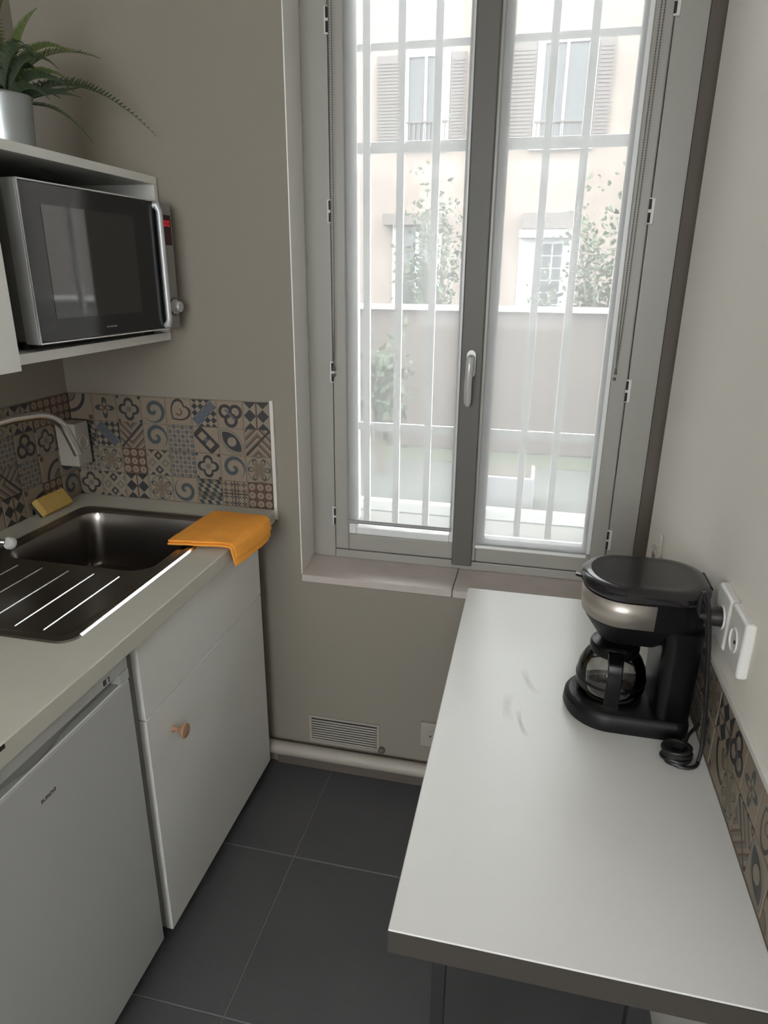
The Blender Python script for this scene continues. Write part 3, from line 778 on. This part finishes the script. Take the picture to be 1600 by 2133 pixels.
# unreadable maker's mark: short slanted strokes
q = MB()
for k in range(7):
    yy = .742+.0052*k; q.box(FX-.0005, FX+.0004, yy, yy+.0010, .7065, .7135)
    if k % 2 == 0: q.box(FX-.0005, FX+.0004, yy, yy+.0035, .7122, .7135)
    if k % 3 != 1: q.box(FX-.0005, FX+.0004, yy+.0026, yy+.0036, .7065, .7125)
    if k % 3 == 1: q.box(FX-.0005, FX+.0004, yy, yy+.0036, .7065, .7078)
q.build('print_mark', 'print', door, False)
for x in (-1.2, -.83):
    for y in (y0+.05, y1-.05):
        q = MB(); q.tube([(x, y, 0), (x, y, .031)], .02, 14); q.build('foot', 'blackm', fr)
ch = bx('edge_chip', 'dark', wt, CX-.004, CX+.0008, .655, .668, CT-.009, CT-.002); ch['label'] = 'small black chip in the worktop edge'

# ------------------------------------------------------------------ wall cabinet with microwave niche
wc = thing('wall_shelf_unit', 'white open wall unit holding the microwave with the fern on its top board', 'shelf unit', (-1.17, 1.43, 1.365))
SF = -.995; NY0, NY1 = 1.148, 1.726
bx('top_board', 'cabinet', wc, XL+.001, SF, NY0-.018, NY1, 1.749, 1.768, bev=.0015)
bx('bottom_board', 'cabinet', wc, XL+.001, SF, NY0-.018, NY1, 1.364, 1.385, bev=.0015)
bx('side_panel', 'cabinet', wc, XL+.001, SF, NY1-.016, NY1, 1.385, 1.749, bev=.001)
bx('side_panel', 'cabinet', wc, XL+.001, SF, NY0-.018, NY0-.003, 1.385, 1.749, bev=.001)
bx('back_panel', 'cabinet_edge', wc, XL+.001, XL+.006, NY0, NY1-.016, 1.385, 1.749)
wc2 = thing('wall_cabinet', 'closed white wall cabinet left of the microwave unit at the picture edge', 'wall cabinet', (-1.17, .83, 1.355))
bx('carcass', 'cabinet', wc2, XL+.001, -.990, .530, NY0-.020, 1.357, 1.768, bev=.001)
bx('door', 'cabinet', wc2, -.989, -.972, .533, NY0-.023, 1.357, 1.765, bev=.0015)

mw = thing('microwave', 'silver microwave oven with black glass door and vertical handle in the wall unit', 'microwave', (-1.15, 1.46, 1.386))
MY0, MY1, MZ0, MZ1, MF = 1.190, 1.700, 1.399, 1.704, -.975
bx('body', 'mw_side', mw, -1.30, MF-.038, MY0+.004, MY1, MZ0+.004, MZ1, bev=.004)
for x in (-1.28, -1.05):
    for y in (MY0+.04, MY1-.04):
        q = MB(); q.tube([(x, y, 1.3852), (x, y, MZ0+.006)], .012, 12); q.build('foot', 'blackm', mw)
DY1 = 1.645
mdoor = bx('door', 'mw_silver', mw, MF-.036, MF-.002, MY0, DY1, MZ0, MZ1, bev=.003)
gl = MB(); gl.box(MF-.003, MF, MY0+.004, DY1-.004, MZ0+.004, MZ1-.004); gl.bevel(.001, 1); gl.build('door_glass', 'mw_glass', mdoor)
bx('viewing_window', 'mw_window', mdoor, MF, MF+.0006, MY0+.055, DY1-.110, MZ0+.048, MZ1-.042, smooth=False)
q = MB(); c0 = [(MF+.0005, MY0+.002, MZ0+.002), (MF+.0005, DY1-.002, MZ0+.002), (MF+.0005, DY1-.002, MZ1-.002), (MF+.0005, MY0+.002, MZ1-.002)]
q.tube(c0, .0020, 8, closed=True); q.build('chrome_rim', 'mw_rim', mdoor)
q = MB(); q.tube([(MF-.004, DY1-.020, MZ1-.012), (MF+.006, DY1-.018, MZ1-.012), (MF+.011, DY1-.016, MZ1-.026), (MF+.011, DY1-.016, MZ0+.026), (MF+.006, DY1-.016, MZ0+.012), (MF-.004, DY1-.016, MZ0+.012)], [.009, .009, .0075, .0075, .009, .009], 14)
q.build('handle', 'mw_handle', mdoor)
q = MB()
for k in range(8): q.box(MF, MF+.0004, 1.398+.0045*k, 1.4010+.0045*k, MZ0+.0205+(k % 3)*.0006, MZ0+.024)
q.build('print_mark', 'lightprint', mdoor, False)
cp = bx('control_panel', 'mw_silver', mw, MF-.036, MF-.002, DY1+.002, MY1, MZ0, MZ1, bev=.004)
dp = bx('display', 'display', cp, MF-.003, MF+.0003, DY1+.010, MY1-.010, MZ1-.100, MZ1-.030)
q = MB()
def seg0(y, z, w, h):
    t_ = .0014
    q.box(MF+.0003, MF+.0008, y, y+w, z, z+t_); q.box(MF+.0003, MF+.0008, y, y+w, z+h-t_, z+h)
    q.box(MF+.0003, MF+.0008, y, y+t_, z, z+h); q.box(MF+.0003, MF+.0008, y+w-t_, y+w, z, z+h)
seg0(DY1+.016, MZ1-.056, .009, .013); seg0(DY1+.030, MZ1-.056, .009, .013)
q.build('digits', 'led', cp, False)
q = MB(); q.lathe([(.020, 0), (.020, .003), (.015, .005), (.014, .016), (.012, .019), (0, .019)], 28, Matrix.Translation((MF-.002, DY1+.034, MZ0+.055)) @ Matrix.Rotation(math.radians(90), 4, 'Y')); q.build('timer_knob', 'mw_handle', cp)
q = MB(); q.lathe([(.0225, 0), (.0225, .001), (0, .001)], 28, Matrix.Translation((MF-.002, DY1+.034, MZ0+.055)) @ Matrix.Rotation(math.radians(90), 4, 'Y')); q.build('knob_ring', 'display', cp)

ROT[mw.name] = (Vector((-.975, 1.19, 0)), math.radians(-3.3))
# fern in a galvanised pot
pf = thing('potted_fern', 'green fern in a round galvanised metal pot on top of the wall unit', 'potted plant', (-1.135, 1.385, 1.768))
PC = Vector((-1.135, 1.385, 1.7685)); 
q = MB(); q.lathe([(0, .002), (.048, 0), (.050, .002), (.052, .03), (.054, .06), (.057, .108), (.060, .112), (.058, .114), (.055, .108), (.053, .095), (0, .093)], 48, Matrix.Translation(PC)); q.build('pot', 'galv', pf)
q = MB(); q.lathe([(.0530, .090), (.04, .098), (0, .100)], 24, Matrix.Translation(PC)); q.build('soil', 'soil', pf)
def frond(ps, wmax, mat, n=46, seed=0):
    random.seed(seed); P = bez(ps, n); m = MB()
    m.tube(P, [.0016*(1-.7*i/n) for i in range(n+1)], 5)
    for i in range(3, n+1):
        tdir = (P[min(i+1, n)]-P[i-1]).normalized(); s = tdir.cross(Vector((0, 0, 1)))
        if s.length < .2: s = tdir.cross(Vector((1, 0, 0)))
        s.normalize(); up = s.cross(tdir).normalized()
        q_ = i/n; L_ = wmax*math.sin(math.pi*min(1, q_*.80+.18))**.8*(1.02-q_*.55)
        for sd in (-1, 1):
            d = (s*sd*.75 + tdir*.28 + up*random.uniform(.55, .9)).normalized(); wv = tdir*(L_*.07+.0011)
            b0 = P[i]; tip = b0+d*L_-Vector((0, 0, L_*.12)); md = b0+d*L_*.5
            a = [m.bm.verts.new(v) for v in (b0-wv*.6, b0+wv*.6, md+wv, tip, md-wv)]
            m.bm.faces.new(a)
    return m.build('frond', mat, pf, False, recalc=False)
base = PC+Vector((0, 0, .098))
def rel(*a): return tuple(base+Vector(a))
F = [((0, .02, 0), (-.005, .07, .085), (.02, .15, .155), (.055, .285, .150), .036, 'fern'),
     ((.01, .02, 0), (.03, .09, .055), (.07, .20, .120), (.16, .325, -.010), .036, 'fern_dark'),
     ((.02, .02, 0), (.03, .09, .02), (.05, .13, .02), (.075, .19, -.045), .014, 'fern_dark'),
     ((.0, .02, 0), (.02, .10, .04), (.03, .17, .055), (.05, .235, .085), .022, 'fern_dark'),
     ((.0, -.01, 0), (.01, -.005, .10), (.0, -.02, .20), (.02, -.05, .27), .040, 'fern'),
     ((.01, .0, 0), (.03, .02, .08), (.05, .02, .14), (.09, .03, .17), .034, 'fern'),
     ((.01, -.01, 0), (.05, -.03, .08), (.10, -.05, .10), (.17, -.10, .05), .034, 'fern_dark'),
     ((-.01, -.01, 0), (-.02, -.06, .10), (-.02, -.14, .14), (-.02, -.24, .08), .036, 'fern'),
     ((-.01, .01, 0), (-.03, .05, .10), (-.06, .08, .16), (-.10, .14, .15), .034, 'fern'),
     ((.01, .01, 0), (.04, .03, .06), (.08, .05, .07), (.125, .07, .03), .030, 'fern_dark'),
     ((0, -.01, 0), (.02, -.03, .12), (.05, -.07, .18), (.09, -.12, .16), .036, 'fern'),
     ((-.02, 0, 0), (-.05, -.01, .1), (-.10, -.02, .14), (-.17, -.03, .10), .034, 'fern'),
     ((.02, 0, 0), (.05, .0, .03), (.08, .0, .035), (.12, -.01, .0), .026, 'fern_dark'),
     ((0, .01, 0), (.0, .04, .05), (.02, .07, .075), (.05, .10, .07), .028, 'fern_dark'),
     ((0, 0, 0), (-.01, .02, .10), (-.01, .03, .17), (.01, .05, .21), .036, 'fern'),
     ((0, .01, 0), (.01, .05, .04), (.03, .08, .05), (.06, .11, .03), .026, 'fern_dark')]
random.seed(77)
for k in range(16):
    a_ = random.uniform(0, 6.28); R1 = random.uniform(.05, .13); h1 = random.uniform(.03, .13)
    F.append(((.02*math.cos(a_), .02*math.sin(a_), 0), (R1*.35*math.cos(a_), R1*.35*math.sin(a_), h1*.7), (R1*.8*math.cos(a_), R1*.8*math.sin(a_), h1), (R1*1.25*math.cos(a_), R1*1.25*math.sin(a_), h1*random.uniform(.5, .9)), random.uniform(.022, .032), 'fern_dark' if k % 2 else 'fern'))
for k, (a, b_, c_, d, w, mt_) in enumerate(F): frond([rel(*a), rel(*b_), rel(*c_), rel(*d)], w, mt_, seed=k)

# ------------------------------------------------------------------ breakfast table
tb = thing('wall_table', 'white laminate table against the right wall with the coffee maker on it', 'table', (.11, 1.18, 0))
q = MB(); xr = lambda y: rwx(y)[0]-.0040
q.prism([(-.137, .650), (xr(.650), .650), (xr(1.0), 1.0), (xr(1.22), 1.22), (xr(1.38), 1.38), (xr(1.55), 1.55), (xr(1.724), 1.724), (-.146, 1.724)], TT-.040, TT); q.bevel(.0015, 1)
q.build('tabletop', 'table', tb)
bx('front_edge_shade', 'tableedge_shade', tb, -.1365, .3520, .6485, .6500, TT-.039, TT-.0015, smooth=False)  # dark sheet painting the tabletop's front face as unlit
for x in (-.072, .200):
    for y in (.715, 1.62):
        q = MB(); q.box(x-.010, x+.010, y-.010, y+.010, 0, TT-.0405); q.bevel(.002, 2); q.build('leg', 'tableleg', tb)

# ------------------------------------------------------------------ coffee maker
cm = thing('coffee_maker', 'black drip coffee maker with steel band and glass carafe on the white table', 'coffee maker', (.22, 1.235, TT))
CMX, CMY = .188, 1.235
def shape(fr_r, back_x, halfw, n=28, cx=CMX, cr=None):
    """rounded front, squarer back outline (front towards -x)"""
    pts = []
    for k in range(n+1):
        a = math.pi/2+math.pi*k/n; pts.append((cx+fr_r*math.cos(a), CMY+halfw*math.sin(a)))
    cr = cr or min(.028, halfw*.5)
    for k in range(9):
        a = -math.pi/2+math.pi/2*k/8; pts.append((back_x-cr+cr*math.cos(a), CMY-halfw+cr+cr*math.sin(a)))
    for k in range(9):
        a = math.pi/2*k/8; pts.append((back_x-cr+cr*math.cos(a), CMY+halfw-cr+cr*math.sin(a)))
    return pts
def loft(name, mat, secs, parent, capt=True, capb=True):
    m = MB(); rs = []
    for pts, z in secs: rs.append([m.bm.verts.new((x, y, z)) for x, y in pts])
    for A, B in zip(rs, rs[1:]):
        n = len(A)
        for k in range(n): m.bm.faces.new((A[k], A[(k+1) % n], B[(k+1) % n], B[k]))
    if capb: m.bm.faces.new(list(reversed(rs[0])))
    if capt: m.bm.faces.new(rs[-1])
    return m.build(name, mat, parent)
BXK = .331
# base
loft('base', 'blackm', [(shape(.082, BXK-.004, .084), TT+.0005), (shape(.087, BXK, .088), TT+.010), (shape(.085, BXK, .087), TT+.028), (shape(.077, BXK-.002, .080), TT+.037), (shape(.068, BXK-.003, .076), TT+.039)], cm)
q = MB(); q.lathe([(0, .002), (.058, .002), (.060, .004), (.063, .004), (.064, 0)], 48, Matrix.Translation((CMX, CMY, TT+.0385))); q.build('hot_plate', 'black', cm)
# column with the water tank
def colshape(x0, x1, hw, cr=.022):
    pts = []
    for (cx, cy, a0) in ((x0+cr, CMY-hw+cr, 180), (x1-cr, CMY-hw+cr, 270), (x1-cr, CMY+hw-cr, 0), (x0+cr, CMY+hw-cr, 90)):
        for k in range(7):
            a = math.radians(a0+15*k); pts.append((cx+cr*math.cos(a), cy+cr*math.sin(a)))
    return pts
loft('water_tank', 'black', [(colshape(.262, BXK-.002, .078), TT+.0395), (colshape(.262, BXK, .079), TT+.20), (colshape(.256, BXK+.001, .081), TT+.2245)], cm)
# brew head: funnel, body, band
HZ = .028
loft('filter_funnel', 'blackm', [(shape(.034, .262, .040), TT+.170), (shape(.040, .27, .046), TT+.178), (shape(.052, .30, .058), TT+.196), (shape(.064, .322, .073), TT+.214), (shape(.0685, BXK, .080), TT+.225)], cm)
loft('brew_head', 'black', [(shape(.0690, BXK+.001, .0810, cr=.055), TT+.224), (shape(.0710, BXK+.002, .0830, cr=.057), TT+.243), (shape(.0725, BXK+.002, .0850, cr=.06), TT+.252+HZ)], cm)
m = MB(); rs = []
for off, z in ((.0018, TT+.2262), (.0020, TT+.249+HZ)):
    q_ = (z-TT-.224)/.056; k0 = .069+q_*.0035; hw = .081+q_*.004
    pts = [(CMX+.050, CMY+hw+off)]
    for k in range(29):
        a = math.pi/2+math.pi*k/28; pts.append((CMX+(k0+off)*math.cos(a), CMY+(hw+off)*math.sin(a)))
    pts.append((CMX+.050, CMY-hw-off))
    rs.append([m.bm.verts.new((x, y, z)) for x, y in pts])
for k in range(len(rs[0])-1): m.bm.faces.new((rs[0][k], rs[0][k+1], rs[1][k+1], rs[1][k]))
o = m.build('steel_band', 'band', cm, True, recalc=False); sd = o.modifiers.new('thickness', 'SOLIDIFY'); sd.thickness = .0012; sd.offset = 0
# lid
lidz = TT+.252+HZ
loft('lid', 'lid', [(shape(0.0745, BXK+0.003, 0.087, cr=0.0657), lidz+0), (shape(0.078, BXK+0.005, 0.09, cr=0.068), lidz+0.003), (shape(0.0795, BXK+0.006, 0.092, cr=0.0695), lidz+0.01), (shape(0.0785, BXK+0.005, 0.0915, cr=0.0691), lidz+0.016), (shape(0.074, BXK+0, 0.087, cr=0.0657), lidz+0.021), (shape(0.066, BXK-0.01, 0.078, cr=0.0589), lidz+0.0245), (shape(0.06, BXK-0.018, 0.071, cr=0.0536), lidz+0.025), (shape(0.054, BXK-0.026, 0.064, cr=0.0484), lidz+0.024), (shape(0.046, BXK-0.036, 0.055, cr=0.0416), lidz+0.024)], cm)
q = MB(); q.prism([(CMX-.074, CMY-.014), (CMX-.074, CMY+.014), (CMX-.089, CMY+.006), (CMX-.089, CMY-.006)], lidz+.006, lidz+.012); q.bevel(.002, 2); q.build('lid_tab', 'lid', cm)
q = MB(); q.tube([(BXK+.003, CMY-.025, lidz+.014), (BXK+.003, CMY+.040, lidz+.014)], .0050, 14); q.build('lid_hinge', 'blackm', cm)
# carafe: glass bowl, collar, lid, handle
cz = TT+.0425
prof = [(0, .001), (.050, .001), (.059, .004), (.0645, .012), (.0665, .024), (.0660, .042), (.0620, .062), (.0540, .080), (.0450, .092), (.0400, .099)]
inn = [(r-.0016 if r > .002 else 0, z+(.0016 if z < .01 else 0)) for r, z in prof]
ca = thing('glass_carafe', 'empty glass coffee jug with black handle and lid standing on the coffee maker plate', 'coffee jug', (CMX, CMY, cz))
q = MB(); q.lathe(prof+list(reversed(inn)), 56, Matrix.Translation((CMX, CMY, cz))); q.build('glass_bowl', 'carafe', ca)
q = MB(); q.lathe([(.0662, .0330), (.0672, .0335), (.0670, .0375), (.0658, .0380)], 56, Matrix.Translation((CMX, CMY, cz))); q.build('clamp_ring', 'black', ca)
q = MB(); q.lathe([(.0405, .091), (.0445, .091), (.0465, .097), (.0470, .106), (.0440, .112), (.030, .117), (.012, .119), (0, .119)], 48, Matrix.Translation((CMX, CMY, cz)), capb=False); q.build('carafe_lid', 'black', ca)
hdir = Vector((-.06, -1, 0)).normalized(); sid = Vector((hdir.y*-1, hdir.x, 0))
def hp(d, z): return Vector((CMX, CMY, cz))+hdir*d+Vector((0, 0, z))
q = MB(); path = [hp(.040, .106), hp(.062, .108), hp(.080, .101), hp(.087, .085), hp(.087, .050), hp(.083, .018), hp(.080, .008)]
rs = []
for i, p in enumerate(path):
    a = path[max(0, i-1)]; b_ = path[min(len(path)-1, i+1)]; d = (b_-a).normalized(); nn = d.cross(sid).normalized()
    w_, t_ = (.0135, .0055) if i > 1 else (.015, .005)
    rs.append([q.bm.verts.new(p+sid*w_*sx+nn*t_*sz) for sx, sz in ((-1, -1), (1, -1), (1, 1), (-1, 1))])
for A, B in zip(rs, rs[1:]):
    for k in range(4): q.bm.faces.new((A[k], A[(k+1) % 4], B[(k+1) % 4], B[k]))
q.bm.faces.new(rs[0]); q.bm.faces.new(rs[-1]); q.bevel(.003, 2); q.build('handle', 'black', ca)

# sockets, plug and cord on the right wall
ps = thing('power_socket', 'white double wall socket just above the tile trim beside the coffee maker', 'socket', (.345, 1.16, .95))
def onr(y, d): x, a = rwx(y); return x-d
q = MB(); q.box(onr(1.09, .016), onr(1.09, -.002), 1.015, 1.098, .940, 1.038); q.bevel(.006, 3); q.build('near_plate', 'plastic', ps)
q = MB(); q.box(onr(1.2, .016), onr(1.2, -.002), 1.102, 1.182, .940, 1.036); q.bevel(.006, 3); q.build('far_plate', 'plastic', ps)
for y, nm in ((1.056, 'near_well'), (1.134, 'far_well')):
    q = MB(); q.lathe([(.021, 0), (.021, .0025), (.0185, .0025), (.0180, -.001), (0, -.001)], 28, Matrix.Translation((onr(y, .0165), y, .989)) @ Matrix.Rotation(math.radians(-90), 4, 'Y')); wlw = q.build(nm, 'plastic', ps)
    if y < 1.1:
        q = MB(); q.tube([(onr(y, .0140), y-.008, .989), (onr(y, .0185), y-.008, .989)], .0030, 10); q.build('socket_hole', 'dark', wlw)
q = MB(); q.lathe([(.0165, 0), (.0165, .012), (.012, .022), (.007, .030), (.005, .036), (0, .036)], 20, Matrix.Translation((onr(1.134, .0170), 1.134, .989)) @ Matrix.Rotation(math.radians(-90), 4, 'Y')); plug_part = q.build('plug', 'brownblack')
random.seed(5)
cd = MB()
st = Vector((onr(1.134, .051), 1.134, .989))
for k in range(3):
    cd.tube(bez([st, (st.x-.022, 1.130-.008*k, 1.020+.02*k), (st.x+.018, 1.150-.012*k, 1.085+.012*k), (st.x+.020, 1.125, .90), (.340, 1.135, .84), (.344, 1.10, TT+.03), (.335, 1.095, TT+.006)], 30), .0034, 8)
cd.tube(bez([(.335, 1.095, TT+.006), (.33, 1.07, TT+.006), (.30, 1.065, TT+.006), (.283, 1.085, TT+.006)], 12), .0034, 8)
cc = Vector((.296, 1.092, TT))
coil = []
for i in range(150):
    a = i*.30; r_c = .021-.004*math.sin(i*.17); coil.append(cc+Vector((r_c*math.cos(a), r_c*.85*math.sin(a), .005+.030*(i/150)+.002*math.sin(i*.4))))
cd.tube(coil, .0036, 8)
cd.tube(bez([coil[-1], cc+Vector((.02, .03, .04)), (.325, 1.14, TT+.03), (.343, 1.155, TT+.045)], 10), .0034, 8)
q = cd.build('power_cord', 'cord', cm); plug_part.parent = q
# little white clip on the right wall near the window
q = MB(); yy = 1.655; xx = rwx(yy)[0]
q.tube(bez([(xx-.006, yy+.014, .890), (xx-.006, yy+.010, .955), (xx-.006, yy-.010, .955), (xx-.006, yy-.014, .890)], 12), .0035, 8)
q.box(xx-.010, xx+.001, yy-.017, yy+.017, .870, .892); q = q.build('cable_clip', 'plastic'); tag(q, 'tiny white arched clip on the right wall behind the coffee maker', 'clip')

# ------------------------------------------------------------------ vent and low socket on the back wall
vt = thing('air_vent', 'small louvred air vent low on the wall above the pipe', 'vent', (-.516, YB, .105))
vx0, vx1, vz0, vz1 = -.625, -.408, .106, .192
mt = Matrix.Translation((0, 0, 0))
q = MB(); q.box(vx0-.008, vx1+.008, YB-.0035, YB+.001, vz0-.008, vz0); q.box(vx0-.008, vx1+.008, YB-.0035, YB+.001, vz1, vz1+.008); q.box(vx0-.008, vx0, YB-.0035, YB+.001, vz0, vz1); q.box(vx1, vx1+.008, YB-.0035, YB+.001, vz0, vz1)
q.build('vent_frame', 'vent', vt, False)
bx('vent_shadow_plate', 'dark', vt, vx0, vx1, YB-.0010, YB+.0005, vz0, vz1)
for k in range(9):
    z = vz0+.0045+(vz1-vz0-.004)*k/9
    q = MB(); q.box(vx0, vx1, -.0035, .0005, -.0022, .0022, Matrix.Translation((0, YB-.0018, z)) @ Matrix.Rotation(math.radians(-18), 4, 'X')); q.build('louvre', 'vent', vt, False)
ls = thing('low_wall_socket', 'cream wall socket low on the wall partly hidden by the table', 'socket', (-.225, YB, .155))
bx('plate', 'beige', ls, -.268, -.186, YB-.012, YB+.001, .155, .240, bev=.004)
q = MB(); q.lathe([(.020, 0), (.020, .002), (.017, .002), (.0165, -.0005), (0, -.0005)], 24, Matrix.Translation((-.227, YB-.0125, .196)) @ Matrix.Rotation(math.radians(90), 4, 'X')); q.build('well', 'beige', ls)
q = MB()
for dx in (-.009, .009): q.tube([(-.227+dx, YB-.0105, .196), (-.227+dx, YB-.0145, .196)], .0024, 8)
q.build('socket_hole', 'dark', ls)
q = MB(); q.lathe([(.011, 0), (.011, .010), (.006, .014), (0, .014)], 16, Matrix.Translation((-.392, YB, .108)) @ Matrix.Rotation(math.radians(90), 4, 'X')); q = q.build('pipe_clip', 'skirt'); tag(q, 'small dark round pipe clip beside the lower right corner of the vent', 'clip')

rebase()
